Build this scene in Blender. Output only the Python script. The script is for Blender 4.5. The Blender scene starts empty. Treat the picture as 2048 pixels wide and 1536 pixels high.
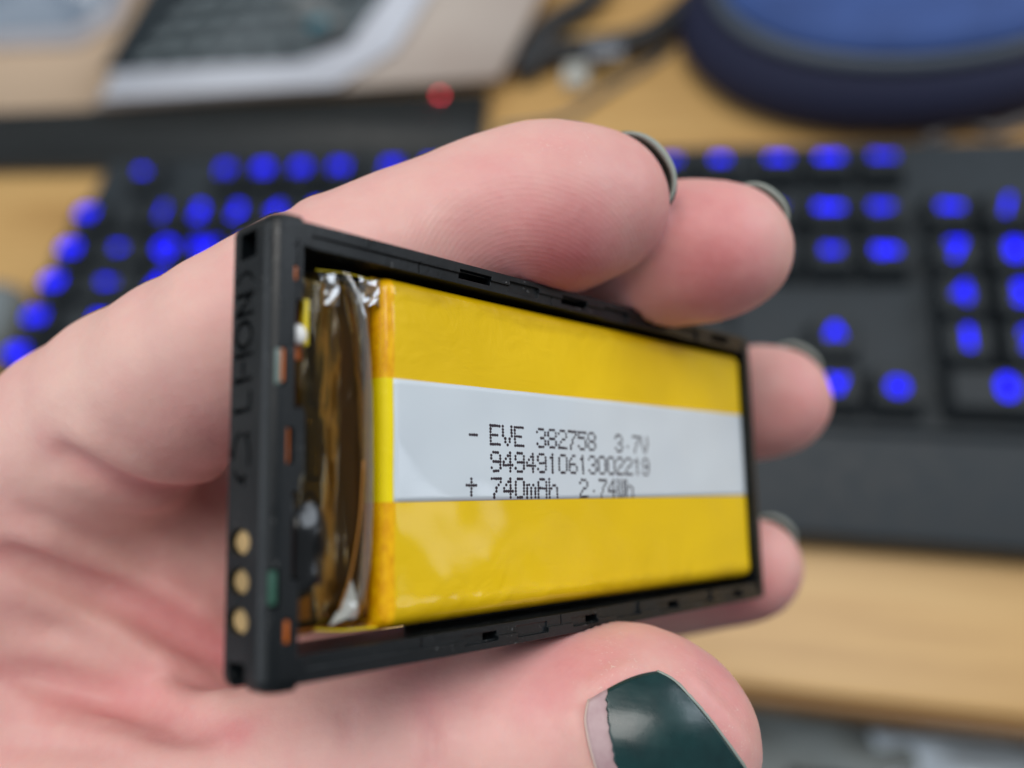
import bpy, bmesh, math, random
import numpy as np
from mathutils import Vector, Matrix

random.seed(7); rng = np.random.default_rng(7)
C = bpy.context.scene.collection
MM = 0.001

# ------------------------------------------------------------------ camera
def rod(w):
    w = np.array(w, float); t = np.linalg.norm(w); k = w/t
    K = np.array([[0,-k[2],k[1]],[k[2],0,-k[0]],[-k[1],k[0],0]])
    return np.eye(3)+math.sin(t)*K+(1-math.cos(t))*K@K
FPX = 1700.0
DESK = 33.0                                   # key tops stand 33 mm above the desk
RK = rod([-0.52155633,-0.211653684,-0.0971183641]); TK = np.array([-201.813084,4.1269151,-355.224286])
CAM = -RK.T@TK + np.array([0,0,DESK])         # mm, desk top is z = 0
RW = RK.T                                     # camera axes -> world
def c2w(p):                                   # camera mm -> world mm
    return np.asarray(p)@RW.T + CAM
def ray(px, py):
    return np.array([(px-1024)/FPX, (768-py)/FPX, -1.0])
def pc(px, py, z):                            # camera-space point (mm) at depth z
    return ray(px,py)*z
def on_plane(px, py, zw):                     # world mm where the sight line meets height zw
    d = RW@ray(px,py); s = (zw-CAM[2])/d[2]
    return CAM+s*d
cd = bpy.data.cameras.new('camera'); cam = bpy.data.objects.new('camera', cd); C.objects.link(cam)
M = Matrix([list(RW[i])+[CAM[i]*MM] for i in range(3)]+[[0,0,0,1]])
cam.matrix_world = M
cd.sensor_width = 36; cd.lens = 36*FPX/2048; cd.clip_start = 0.005; cd.clip_end = 20
cd.dof.use_dof = True; cd.dof.focus_distance = 0.0785; cd.dof.aperture_fstop = 9.7
bpy.context.scene.camera = cam

# ------------------------------------------------------------------ light
w = bpy.data.worlds.new('World'); bpy.context.scene.world = w; w.use_nodes = True
w.node_tree.nodes['Background'].inputs[0].default_value = (0.86,0.93,1.0,1)
w.node_tree.nodes['Background'].inputs[1].default_value = 0.23
def area(name, loc, target, sx, sy, energy, col):
    l = bpy.data.lights.new(name, 'AREA'); l.shape = 'RECTANGLE'; l.size = sx; l.size_y = sy
    l.energy = energy; l.color = col
    o = bpy.data.objects.new(name, l); C.objects.link(o); o.location = loc
    o.rotation_euler = (Vector(target)-Vector(loc)).to_track_quat('-Z','Y').to_euler()
    return o
area('ceiling_lamp', (0.30,0.10,1.5), (0.25,-0.05,0.15), 1.1, 0.6, 13, (1.0,0.97,0.93))
area('window_light', (-0.75,-0.5,1.0), (0.25,-0.05,0.2), 1.3, 1.0, 7, (0.86,0.93,1.0))
area('side_window', (1.3,0.50,0.75), (0.25,-0.05,0.2), 0.7, 0.6, 6.8, (0.82,0.9,1.0))
area('monitor_glow', (1.43,0.03,0.14), (0.254,-0.122,0.232), 0.10, 0.26, 0.3, (0.8,0.88,1.0))
vs = bpy.context.scene.view_settings
vs.view_transform = 'Standard'; vs.look = 'None'; vs.exposure = 0; vs.gamma = 1

# ------------------------------------------------------------------ materials
def mat(name, col, rough=0.5, metal=0.0, spec=0.5, **kw):
    m = bpy.data.materials.new(name); m.use_nodes = True
    b = m.node_tree.nodes['Principled BSDF']
    b.inputs['Base Color'].default_value = (*col,1); b.inputs['Roughness'].default_value = rough
    b.inputs['Metallic'].default_value = metal; b.inputs['Specular IOR Level'].default_value = spec
    for k,v in kw.items():
        b.inputs[k.replace('_',' ')].default_value = v
    return m
class N:                                        # tiny node-graph helper
    def __init__(s, m):
        s.t = m.node_tree; s.b = s.t.nodes['Principled BSDF']; s.l = s.t.links
        s.co = s.t.nodes.new('ShaderNodeTexCoord').outputs['Object']
    def nd(s, typ, **kw):
        n = s.t.nodes.new(typ)
        for k,v in kw.items():
            if k in n.inputs.keys() if hasattr(n.inputs,'keys') else False: n.inputs[k].default_value = v
            else: setattr(n,k,v)
        return n
    def noise(s, scale, detail=3, rough=0.5, vec=None, dist=0.0):
        n = s.t.nodes.new('ShaderNodeTexNoise'); n.inputs['Scale'].default_value = scale
        n.inputs['Detail'].default_value = detail; n.inputs['Roughness'].default_value = rough
        n.inputs['Distortion'].default_value = dist
        s.l.new(vec or s.co, n.inputs['Vector']); return n.outputs['Fac']
    def map(s, scale=(1,1,1), loc=(0,0,0), rot=(0,0,0)):
        n = s.t.nodes.new('ShaderNodeMapping'); n.inputs['Scale'].default_value = scale
        n.inputs['Location'].default_value = loc; n.inputs['Rotation'].default_value = rot
        s.l.new(s.co, n.inputs['Vector']); return n.outputs['Vector']
    def ramp(s, fac, stops):
        n = s.t.nodes.new('ShaderNodeValToRGB'); e = n.color_ramp.elements
        while len(e) < len(stops): e.new(0.5)
        for i,(p,c) in enumerate(stops): e[i].position = p; e[i].color = (*c,1)
        s.l.new(fac, n.inputs[0]); return n.outputs[0]
    def mr(s, v, a, b, c=0.0, d=1.0):
        n = s.t.nodes.new('ShaderNodeMapRange'); s.l.new(v, n.inputs[0])
        for i,x in enumerate((a,b,c,d)): n.inputs[i+1].default_value = x
        return n.outputs[0]
    def math(s, op, a, b=None):
        n = s.t.nodes.new('ShaderNodeMath'); n.operation = op
        for i,x in enumerate((a,b)):
            if x is None: continue
            if isinstance(x,(int,float)): n.inputs[i].default_value = x
            else: s.l.new(x, n.inputs[i])
        return n.outputs[0]
    def mix(s, f, a, b):
        n = s.t.nodes.new('ShaderNodeMix'); n.data_type = 'RGBA'
        for sock,x in ((n.inputs[0],f),(n.inputs[6],a),(n.inputs[7],b)):
            if isinstance(x,(int,float)): sock.default_value = x
            elif isinstance(x,tuple): sock.default_value = (*x,1)
            else: s.l.new(x, sock)
        return n.outputs[2]
    def bump(s, h, dist, strength=1.0, prev=None):
        n = s.t.nodes.new('ShaderNodeBump'); n.inputs['Distance'].default_value = dist
        n.inputs['Strength'].default_value = strength; s.l.new(h, n.inputs['Height'])
        if prev is not None: s.l.new(prev, n.inputs['Normal'])
        s.l.new(n.outputs[0], s.b.inputs['Normal']); return n.outputs[0]
    def col(s, c): s.l.new(c, s.b.inputs['Base Color'])
    def rough(s, c): s.l.new(c, s.b.inputs['Roughness'])

def plastic_mat(name, col, rough=0.42, grain=2600, depth=0.00004):
    m = mat(name, col, rough); n = N(m)
    f = n.noise(grain, 2); n.bump(f, depth, 0.5)
    g = n.noise(180, 4); n.rough(n.mr(g,0.3,0.7,rough-0.08,rough+0.1))
    n.col(n.mix(n.mr(g,0.35,0.7), tuple(c*0.85 for c in col), tuple(c*1.2 for c in col)))
    return m
M_frame = plastic_mat('black_moulded_plastic', (0.0045,0.0065,0.008), 0.33)
n = N(M_frame); n.b.inputs['Specular IOR Level'].default_value = 0.38
sp_ = n.math('MULTIPLY', n.mr(n.noise(4200,1,0.4), 0.70,0.74,0,1), n.mr(n.noise(330,2), 0.50,0.62,0,1))
pv_ = n.b.inputs['Base Color'].links[0].from_socket
n.col(n.mix(n.math('MULTIPLY',sp_,0.6), pv_, (0.35,0.36,0.36)))
M_frame_dark = plastic_mat('black_rough_plastic', (0.012,0.014,0.016), 0.55)
M_black = mat('black_gloss', (0.008,0.009,0.010), 0.18)
M_pcb = mat('green_circuit_board', (0.035,0.11,0.075), 0.35)
M_gold = plastic_mat('gold_contact', (0.62,0.42,0.19), 0.38); M_gold.node_tree.nodes['Principled BSDF'].inputs['Metallic'].default_value = 0.35
M_orange = mat('orange_polyimide', (0.55,0.13,0.012), 0.25)
M_tin = mat('solder_highlight_white', (0.95,0.95,0.93), 0.25, 0.0)  # solder, with its blown highlight put into the near-white base colour
M_print = mat('print_ink', (0.022,0.012,0.022), 0.6)

M_yellow = mat('yellow_tape', (0.72,0.50,0.008), 0.45, spec=0.2, Coat_Weight=0.45, Coat_Roughness=0.08); n = N(M_yellow)
sx = n.t.nodes.new('ShaderNodeSeparateXYZ'); n.l.new(n.co, sx.inputs[0])
fb = n.mr(n.noise(60,3), 0.3,0.7); yel = n.mix(fb, (0.80,0.52,0.0), (0.89,0.585,0.0))
fo = n.noise(900,3,0.6,vec=n.map((3,1,1)))
org = n.mix(n.mr(fo,0.4,0.62), (0.78,0.36,0.0), (0.92,0.50,0.001))
isx = n.mr(sx.outputs[0], 0.01190, 0.01205, 1, 0)
inb = n.math('MULTIPLY', n.math('GREATER_THAN', sx.outputs[1], 0.0127), n.math('LESS_THAN', sx.outputs[1], 0.0229))
face_c = n.mix(inb, org, (0.88,0.70,0.002))
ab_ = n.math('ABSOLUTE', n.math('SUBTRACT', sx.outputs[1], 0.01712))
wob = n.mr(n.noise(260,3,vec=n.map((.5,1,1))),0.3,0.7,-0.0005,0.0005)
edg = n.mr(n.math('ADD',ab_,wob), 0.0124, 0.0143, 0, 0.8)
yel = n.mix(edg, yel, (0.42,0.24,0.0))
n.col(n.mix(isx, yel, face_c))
wr = n.noise(230,4,0.55,vec=n.map((1,1,1)),dist=1.2); wr2 = n.noise(1500,2)
b1 = n.bump(n.math('ADD',n.math('MULTIPLY',wr,n.mr(ab_,0.006,0.013,0.5,2.2)),n.math('MULTIPLY',n.noise(420,3,0.6,vec=n.map((.35,1.6,1)),dist=.8),0.5)), 0.00014, 0.6); n.bump(wr2, 0.00002, 0.35, b1)
n.rough(n.mr(n.noise(120,3),0.3,0.7,0.35,0.5))

M_label = mat('white_tape', (0.70,0.73,0.76), 0.5, spec=0.3, Coat_Weight=0.6, Coat_Roughness=0.03); n = N(M_label)
b1 = n.bump(n.noise(160,3), 0.00004, 0.5); n.bump(n.noise(2500,2), 0.000008, 0.6, b1)
n.col(n.mix(n.mr(n.noise(90,4),0.3,0.75), (0.62,0.69,0.75),(0.66,0.73,0.78)))

def film_mat(name, tint, rough, refl=1.0, haze=(0.5,0.4,0.2), hz=0.08, bs=0.35):
    m = bpy.data.materials.new(name); m.use_nodes = True; t = m.node_tree; t.nodes.clear()
    out = t.nodes.new('ShaderNodeOutputMaterial'); tr = t.nodes.new('ShaderNodeBsdfTransparent'); tr.inputs[0].default_value = (*tint,1)
    gl = t.nodes.new('ShaderNodeBsdfGlossy'); gl.inputs['Roughness'].default_value = rough; gl.inputs[0].default_value = (1,1,1,1)
    df = t.nodes.new('ShaderNodeBsdfDiffuse'); df.inputs[0].default_value = (*haze,1)
    fr = t.nodes.new('ShaderNodeFresnel'); fr.inputs[0].default_value = 1.55
    mu = t.nodes.new('ShaderNodeMath'); mu.operation = 'MULTIPLY'; mu.inputs[1].default_value = refl; mu.use_clamp = True
    co = t.nodes.new('ShaderNodeTexCoord'); ns = t.nodes.new('ShaderNodeTexNoise'); ns.inputs['Scale'].default_value = 150; ns.inputs['Detail'].default_value = 3
    bp = t.nodes.new('ShaderNodeBump'); bp.inputs['Distance'].default_value = 0.0002; bp.inputs['Strength'].default_value = bs
    m1 = t.nodes.new('ShaderNodeMixShader'); m1.inputs[0].default_value = hz; m2 = t.nodes.new('ShaderNodeMixShader')
    L = t.links.new
    mpn = t.nodes.new('ShaderNodeMapping'); mpn.inputs['Scale'].default_value = (2.2,0.45,1)
    L(co.outputs['Object'], mpn.inputs['Vector']); L(mpn.outputs[0], ns.inputs['Vector']); L(ns.outputs['Fac'], bp.inputs['Height'])
    L(bp.outputs[0], gl.inputs['Normal']); L(bp.outputs[0], fr.inputs['Normal'])
    L(tr.outputs[0], m1.inputs[1]); L(df.outputs[0], m1.inputs[2])
    L(fr.outputs[0], mu.inputs[0]); L(mu.outputs[0], m2.inputs[0]); L(m1.outputs[0], m2.inputs[1]); L(gl.outputs[0], m2.inputs[2])
    L(m2.outputs[0], out.inputs[0]); return m
M_film = film_mat('amber_film', (0.80,0.66,0.34), 0.13, 0.42, (0.12,0.09,0.03), 0.04, 0.3)
M_clear = film_mat('clear_film', (0.86,0.84,0.78), 0.05, 3.2, (0.65,0.65,0.60), 0.08)

# ------------------------------------------------------------------ object helpers
def tag(o, label=None, cat=None, group=None, kind=None):
    if label: o['label'] = label
    if cat: o['category'] = cat
    if group: o['group'] = group
    if kind: o['kind'] = kind
    return o
def empty(name, loc=(0,0,0)):
    o = bpy.data.objects.new(name, None); C.objects.link(o); o.location = loc; o.empty_display_size = 0.01; return o
def mesh_obj(name, me, parent=None, m=None, loc=None):
    o = bpy.data.objects.new(name, me); C.objects.link(o)
    if m is not None and len(me.materials) == 0: me.materials.append(m)
    if parent is not None: o.parent = parent
    if loc is not None: o.location = loc
    return o
def mk(name, verts, faces, m, parent=None, smooth=False, loc=None, s=MM):
    me = bpy.data.meshes.new(name); me.from_pydata([tuple(float(c)*s for c in v) for v in verts], [], faces); me.update()
    if smooth: me.shade_smooth()
    return mesh_obj(name, me, parent, m, loc)
def bm_obj(name, bm, m, parent=None, smooth=False, loc=None, s=MM):
    bmesh.ops.scale(bm, vec=(s,s,s), verts=bm.verts)
    me = bpy.data.meshes.new(name); bm.to_mesh(me); bm.free()
    if smooth: me.shade_smooth()
    return mesh_obj(name, me, parent, m, loc)
def box(bm, x0,x1,y0,y1,z0,z1):
    r = bmesh.ops.create_cube(bm, size=1)
    for v in r['verts']:
        v.co = Vector((x0+(v.co.x+.5)*(x1-x0), y0+(v.co.y+.5)*(y1-y0), z0+(v.co.z+.5)*(z1-z0)))
    return r['verts']
def bevel(bm, w, seg=2, verts=None):
    es = [e for e in bm.edges if e.calc_length() > 0]
    bmesh.ops.bevel(bm, geom=es, offset=w, segments=seg, profile=0.6, affect='EDGES', clamp_overlap=True)
def rbox(name, x0,x1,y0,y1,z0,z1, w, m, parent, seg=3, smooth=True, loc=None):
    bm = bmesh.new(); box(bm,x0,x1,y0,y1,z0,z1); bevel(bm,w,seg)
    return bm_obj(name, bm, m, parent, smooth, loc)
def eval_mesh(o):
    dg = bpy.context.evaluated_depsgraph_get(); dg.update()
    return bpy.data.meshes.new_from_object(o.evaluated_get(dg))
def grid_faces(nu, nv):
    return [(i*nv+j, (i+1)*nv+j, (i+1)*nv+j+1, i*nv+j+1) for i in range(nu-1) for j in range(nv-1)]
def tube(name, pts, r, m, parent=None, seg=12, loc=None, radii=None):
    P = [np.array(p,float) for p in pts]; V=[]; F=[]; up=np.array([0,0,1.0])
    for i,p in enumerate(P):
        t = P[min(i+1,len(P)-1)]-P[max(i-1,0)]; t/=np.linalg.norm(t)
        a = np.cross(t,up); 
        if np.linalg.norm(a)<1e-3: a=np.cross(t,[1,0,0])
        a/=np.linalg.norm(a); b=np.cross(t,a); rr = radii[i] if radii else r
        for k in range(seg):
            q=2*math.pi*k/seg; V.append(p+rr*(math.cos(q)*a+math.sin(q)*b))
    for i in range(len(P)-1):
        for k in range(seg):
            F.append((i*seg+k, i*seg+(k+1)%seg, (i+1)*seg+(k+1)%seg, (i+1)*seg+k))
    F.append(tuple(range(seg))[::-1]); F.append(tuple((len(P)-1)*seg+k for k in range(seg)))
    return mk(name, V, F, m, parent, True, loc)
def smooth_path(pts, n=8):
    P=[np.array(p,float) for p in pts]; P=[2*P[0]-P[1]]+P+[2*P[-1]-P[-2]]; out=[]
    for i in range(1,len(P)-2):
        for k in range(n):
            t=k/n; a,b,c,d=P[i-1:i+3]
            out.append(.5*((2*b)+(-a+c)*t+(2*a-5*b+4*c-d)*t*t+(-a+3*b-3*c+d)*t**3))
    out.append(P[-2]); return out

# ------------------------------------------------------------------ setting: desk and floor
M_wood = mat('pale_wood', (0.55,0.38,0.18), 0.38); n = N(M_wood)
v = n.map((1.2,14,14)); g1 = n.noise(3.5,5,0.6,vec=v,dist=0.6); g2 = n.noise(22,4,0.6,vec=v)
n.col(n.ramp(n.math('ADD', n.math('MULTIPLY',g1,0.75), n.math('MULTIPLY',g2,0.25)), [(0.3,(0.40,0.215,0.065)),(0.5,(0.57,0.345,0.125)),(0.7,(0.63,0.405,0.16))]))
n.bump(g2,0.0002,0.3)
M_wood_edge = mat('desk_edge_wood', (0.30,0.16,0.045), 0.45); n = N(M_wood_edge)
n.col(n.ramp(n.noise(8,4,vec=n.map((1,20,20))), [(0.3,(0.17,0.08,0.018)),(0.7,(0.28,0.145,0.04))]))
desk = empty('desk', (0,0,0)); tag(desk, 'pale wooden desk top with a darker front edge under the keyboard', 'desk')
rbox('desk_top', -900,1200, -86,800, -15,0, 2.0, M_wood, desk)
rbox('front_edge', -900,1200, -91,-86.2, -16,-1.0, 2.0, M_wood_edge, desk)
M_floor = mat('grey_floor', (0.10,0.10,0.10), 0.8); n = N(M_floor); n.col(n.ramp(n.noise(40,4),[(0.3,(0.07,0.07,0.075)),(0.7,(0.13,0.13,0.13))]))
fl = mk('floor', [(-4000,-4000,-730),(4000,-4000,-730),(4000,4000,-730),(-4000,4000,-730)], [(0,1,2,3)], M_floor); tag(fl, kind='structure')

# ------------------------------------------------------------------ keyboard
U = 19.05
M_case = plastic_mat('slate_keyboard_plastic', (0.016,0.023,0.029), 0.6, 900, 0.00005)
M_key = plastic_mat('black_keycap_plastic', (0.012,0.017,0.021), 0.55, 1200, 0.00003)
M_led = bpy.data.materials.new('blue_backlight'); M_led.use_nodes = True
nt = M_led.node_tree; nt.nodes.clear(); em = nt.nodes.new('ShaderNodeEmission'); ou = nt.nodes.new('ShaderNodeOutputMaterial')
em.inputs[0].default_value = (0.004,0.001,1.0,1); em.inputs[1].default_value = 3.4; nt.links.new(em.outputs[0], ou.inputs[0])
oi = nt.nodes.new('ShaderNodeObjectInfo'); mr_ = nt.nodes.new('ShaderNodeMapRange'); mr_.inputs[3].default_value = 2.3; mr_.inputs[4].default_value = 3.9
nt.links.new(oi.outputs['Random'], mr_.inputs[0]); nt.links.new(mr_.outputs[0], em.inputs[1])
kb = empty('keyboard', (0,0,0)); tag(kb, 'black mechanical keyboard with glowing blue legends lying on the wooden desk', 'keyboard')
cx0, cx1 = -1.28*U, 22.75*U
rbox('keyboard_case', cx0, cx1, -3, 131, 2, DESK-9, 2.5, M_case, kb)
bm = bmesh.new(); vv = box(bm, cx0+1, cx1-1, -38, -3.4, 1, DESK-9.5)
for v_ in bm.verts:
    if v_.co.y < -30 and v_.co.z > 5: v_.co.z = 14
bevel(bm, 2.0, 3); bm_obj('wrist_rest', bm, M_case, kb, True)
key_cache = {}
def key_mesh(wu, hu):
    k=(wu,hu)
    if k in key_cache: return key_cache[k]
    w_, h_ = wu*U-0.9, hu*U-0.9; bm = bmesh.new()
    def ring(x,y,z,r,dy=0):
        out=[]
        for cx,cy,a0 in ((1,1,0),(-1,1,90),(-1,-1,180),(1,-1,270)):
            for a in (0,45,90):
                q=math.radians(a0+a); out.append(bm.verts.new((cx*(x/2-r)+r*math.cos(q), cy*(y/2-r)+r*math.sin(q)+dy, z)))
        return out
    R_=[ring(w_,h_,0,1.2), ring(w_-2.2,h_-2.2,5,1.6,.2), ring(w_-4.0,h_-4.0,8.4,2.0,.4), ring(w_-5.0,h_-5.0,8.9,2.0,.4)]
    for a,b in zip(R_,R_[1:]):
        for i in range(12): bm.faces.new((a[i],a[(i+1)%12],b[(i+1)%12],b[i]))
    bm.faces.new(R_[-1]); bmesh.ops.scale(bm,vec=(MM,)*3,verts=bm.verts)
    me = bpy.data.meshes.new('key'); bm.to_mesh(me); bm.free(); me.materials.append(M_key); key_cache[k]=me; return me
leg_cache = {}
def legend_mesh(txt, size):
    k=(txt,size)
    if k in leg_cache: return leg_cache[k]
    cu = bpy.data.curves.new('legend','FONT'); cu.body = txt; cu.size = size*MM; cu.align_x='CENTER'; cu.align_y='CENTER'; cu.offset = 0.00040; cu.resolution_u = 3
    o = bpy.data.objects.new('legend_src', cu); C.objects.link(o); me = eval_mesh(o); bpy.data.objects.remove(o); bpy.data.curves.remove(cu)
    me.name='legend'; me.materials.clear(); me.materials.append(M_led); leg_cache[k]=me; return me
def key(cx, row, txt, wu=1, hu=1, y=None):
    yy = {0.5:.5,1.5:1.5,2.5:2.5,3.5:3.5,4.5:4.6,6:5.97}.get(row,row)*U if y is None else y
    o = mesh_obj('key', key_mesh(wu,hu), kb); o.location = (cx*U*MM, yy*MM, (DESK-8.9)*MM)
    if txt:
        size = 11.0 if len(txt)==1 else (8.0 if len(txt)<=2 else 3.7)
        l = mesh_obj('legend', legend_mesh(txt,size), o); l.location = (0,0.0006,0.00893)
def rowkeys(x, row, items):
    for it in items:
        t, wd = it if isinstance(it,tuple) else (it,1)
        if t is not None: key(x+wd/2, row, t, wd)
        x += wd
for r_,t in ((4.5,'G1'),(3.5,'G2'),(2.5,'G3'),(1.5,'G4'),(.5,'G5')): key(-.62, r_, t)
key(.4,6,'Esc')
for i in range(4): key(2.75+i,6,'F%d'%(i+1))
for i in range(4): key(7.08+i,6,'F%d'%(i+5))
for i in range(4): key(11.58+i,6,'F%d'%(i+9))
for x_,t in ((15.78,'PrtSc'),(16.8,'ScrLk'),(17.85,'Pause')): key(x_,6,t)
rowkeys(0,4.5,['']+list('1234567890-=')+[('Back',2)])
rowkeys(0,3.5,[('Tab',1.5)]+list('QWERTYUIOP[]')+[('\\',1.5)])
rowkeys(0,2.5,[('Caps',1.75)]+list("ASDFGHJKL;'")+[('Enter',2.25)])
rowkeys(0,1.5,[('Shift',2.25)]+list('ZXCVBNM,./')+[('Shift',2.75)])
rowkeys(0,.5,[('Ctrl',1.25),('Win',1.25),('Alt',1.25),('',6.25),('Alt',1.25),('Win',1.25),('Fn',1.25),('Ctrl',1.25)])
for x_,a,b in ((15.75,'Ins','Del'),(16.75,'Home','End'),(17.75,'PgUp','PgDn')): key(x_,4.5,a); key(x_,3.5,b)
key(16.75,1.5,'^'); key(15.75,.5,'o'); key(16.75,.5,'v'); key(17.75,.5,'o')
for i,t in enumerate(('Num','/','*','-')): key(19+i,4.5,t)
for r_,s_ in ((3.5,'789'),(2.5,'456'),(1.5,'123')):
    for i,t in enumerate(s_): key(19+i,r_,t)
key(22,3.0,'+',1,2); key(22,1.0,'Ent',1,2); key(19.5,.5,'0',2,1); key(21,.5,'.')

# ------------------------------------------------------------------ things on and under the desk
def poly_slab(name, pts, z0, z1, m, parent=None, bev=1.0, rnd=0, seg=3):
    bm=bmesh.new(); P=[bm.verts.new((x,y,z0)) for x,y in pts]; f=bm.faces.new(P)
    r=bmesh.ops.extrude_face_region(bm,geom=[f])
    for v_ in r['geom']:
        if isinstance(v_,bmesh.types.BMVert): v_.co.z=z1
    bmesh.ops.recalc_face_normals(bm,faces=bm.faces)
    if rnd:
        es=[e for e in bm.edges if abs(e.verts[0].co.z-e.verts[1].co.z)>.1]; bmesh.ops.bevel(bm,geom=es,offset=rnd,segments=6,affect='EDGES',profile=.5)
    if bev:
        es=[e for e in bm.edges if abs(e.verts[0].co.z-e.verts[1].co.z)<1e-4]; bmesh.ops.bevel(bm,geom=es,offset=bev,segments=seg,affect='EDGES')
    return bm_obj(name,bm,m,parent,True)
M_bar=plastic_mat('black_bar_plastic',(0.010,0.012,0.012),0.55,700,0.0001)
bar=empty('black_bar'); tag(bar,'long black bar shaped device with red light lying behind the keyboard','speaker bar')
poly_slab('bar_body',[(-260,147),(-30,144),(-22,133.5),(150,134),(166,140),(162,190),(-260,188)],0,10,M_bar,bar,3)
M_red=bpy.data.materials.new('red_light'); M_red.use_nodes=True; nt=M_red.node_tree; nt.nodes.clear(); e1=nt.nodes.new('ShaderNodeEmission'); o1=nt.nodes.new('ShaderNodeOutputMaterial')
e1.inputs[0].default_value=(1,0.05,0.09,1); e1.inputs[1].default_value=7; nt.links.new(e1.outputs[0],o1.inputs[0])
p=on_plane(880,190,10.4); bm=bmesh.new(); bmesh.ops.create_cone(bm,segments=16,radius1=1.1,radius2=1.1,depth=0.6,cap_ends=True); bmesh.ops.translate(bm,vec=(p[0],p[1],10.35),verts=bm.verts); bm_obj('indicator_light',bm,M_red,bar)
M_beige=mat('beige_card',(0.46,0.38,0.33),0.6); n=N(M_beige); n.col(n.ramp(n.noise(12,3),[(0.3,(0.42,0.33,0.28)),(0.7,(0.50,0.43,0.37))]))
bc=poly_slab('beige_card',[(-66,186),(168,194),(196,330),(-60,330)],10.5,13.0,M_beige,None,0.5); tag(bc,'large beige card sheet lying under the white framed keypad','card')
M_tan=mat('tan_cardboard',(0.52,0.38,0.26),0.7)
tc=poly_slab('tan_cardboard',[(-260,190),(-70,188),(-52,335),(-260,335)],6,9,M_tan,None,0.5); tag(tc,'tan cardboard sheet at the left behind the black bar','cardboard')
M_white=mat('white_plastic',(0.60,0.62,0.68),0.35); M_panel=mat('black_panel',(0.018,0.028,0.034),0.3); M_round=mat('dark_round_key',(0.15,0.18,0.19),0.25); M_teal=mat('teal_key',(0.01,0.14,0.19),0.3)
dev=empty('white_keypad_device'); tag(dev,'white framed handheld device with a black panel of round dark keys','device')
def dp(px,py,z=18): q=on_plane(px,py,z); return (q[0],q[1])
poly_slab('white_case',[dp(205,198,16),dp(670,170,16),dp(790,95,16),dp(862,-20,16),dp(980,-260,16),dp(400,-260,16)],13.2,18.5,M_white,dev,2.2,0)
poly_slab('key_panel',[dp(205,142,19),dp(600,122,19),dp(700,85,19),dp(770,-10,19),dp(880,-250,19),dp(440,-260,19)],18.6,19.6,M_panel,dev,0.4,0)
p00=np.array(dp(300,112,20)); ex=np.array([18.5,0.6]); ey=np.array([4.5,16.5])
for i in range(7):
    for j in range(5):
        q=p00+ex*i+ey*j
        if i==6 and j==0: continue
        bm=bmesh.new(); bmesh.ops.create_uvsphere(bm,u_segments=14,v_segments=8,radius=1)
        for v_ in bm.verts: v_.co=Vector((q[0]+v_.co.x*6.6,q[1]+v_.co.y*5.6,20+max(0,v_.co.z)*1.6))
        bm_obj('round_key',bm,M_teal if (i,j)==(5,1) else M_round,dev,True)
M_glass=mat('grey_blue_glass',(0.22,0.27,0.34),0.12)
gl=empty('grey_glass_device'); tag(gl,'grey blue glossy flat device at the top left corner of the desk','tablet')
poly_slab('device_case',[dp(-200,100,12),dp(150,88,12),dp(235,40,12),dp(330,-200,12),dp(-200,-200,12)],9.2,13,mat('grey_case',(0.42,0.40,0.42),0.4),gl,1.5)
poly_slab('glass_front',[dp(-190,70,13),dp(140,60,13),dp(215,20,13),dp(290,-180,13),dp(-190,-180,13)],13.1,13.8,M_glass,gl,0.3)
# blue oval
M_blue=mat('blue_fabric',(0.045,0.11,0.34),0.75); n=N(M_blue); n.col(n.ramp(n.noise(30,4),[(0.3,(0.022,0.055,0.19)),(0.7,(0.036,0.085,0.28))])); n.bump(n.noise(900,2),0.0003,0.6)
M_navy=mat('navy_fabric',(0.005,0.008,0.036),0.8); M_gband=mat('grey_zip_band',(0.07,0.09,0.115),0.5)
ov=empty('oval_case'); tag(ov,'oval blue zip case with dark navy side and grey seam standing on the desk','case')
def lathe_oval(name,prof,m,cx,cy,ax,ay,rot,parent):
    V=[];F=[];S_=64
    for r_,z in prof:
        for k in range(S_):
            q=2*math.pi*k/S_; x=ax*r_*math.cos(q); y=ay*r_*math.sin(q); V.append((cx+x*math.cos(rot)-y*math.sin(rot),cy+x*math.sin(rot)+y*math.cos(rot),z))
    for i in range(len(prof)-1):
        for k in range(S_): F.append((i*S_+k,i*S_+(k+1)%S_,(i+1)*S_+(k+1)%S_,(i+1)*S_+k))
    F.append(tuple(range(S_))[::-1]); F.append(tuple((len(prof)-1)*S_+k for k in range(S_)))
    return mk(name,V,F,m,parent,True)
OC=(366,240,108,82,0.22)
lathe_oval('case_side',[(0.92,0.2),(1.00,3),(1.04,10),(1.01,20),(0.90,29.6)],M_navy,*OC,ov)
lathe_oval('seam_band',[(0.895,29.7),(0.91,31),(0.90,34),(0.875,35.4)],M_gband,*OC,ov)
lathe_oval('case_top',[(0.87,35.5),(0.86,38),(0.82,42),(0.74,45.5),(0.5,48),(0.25,49),(0.05,49.2)],M_blue,*OC,ov)
M_cable=mat('black_rubber',(0.015,0.016,0.018),0.5)
def wp(px,py,z): q=on_plane(px,py,z); return (q[0],q[1],z)
cb=tube('black_strap',smooth_path([wp(1400,-10,12),wp(1300,70,10),wp(1190,95,9),wp(1090,110,8),wp(1050,140,7),wp(1090,60,8),wp(1180,0,8),wp(1230,-80,8)],8),6.5,M_cable); tag(cb,'thick black strap curling beside the blue oval case','strap')
M_clr=mat('pale_plastic',(0.55,0.56,0.52),0.3)
pl=empty('white_plug'); tag(pl,'small pale plug end lying below the black strap','plug')
q=on_plane(1152,150,6); rbox('plug_body',q[0]-6,q[0]+6,q[1]-7,q[1]+7,1,9,2.5,M_clr,pl)
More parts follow.
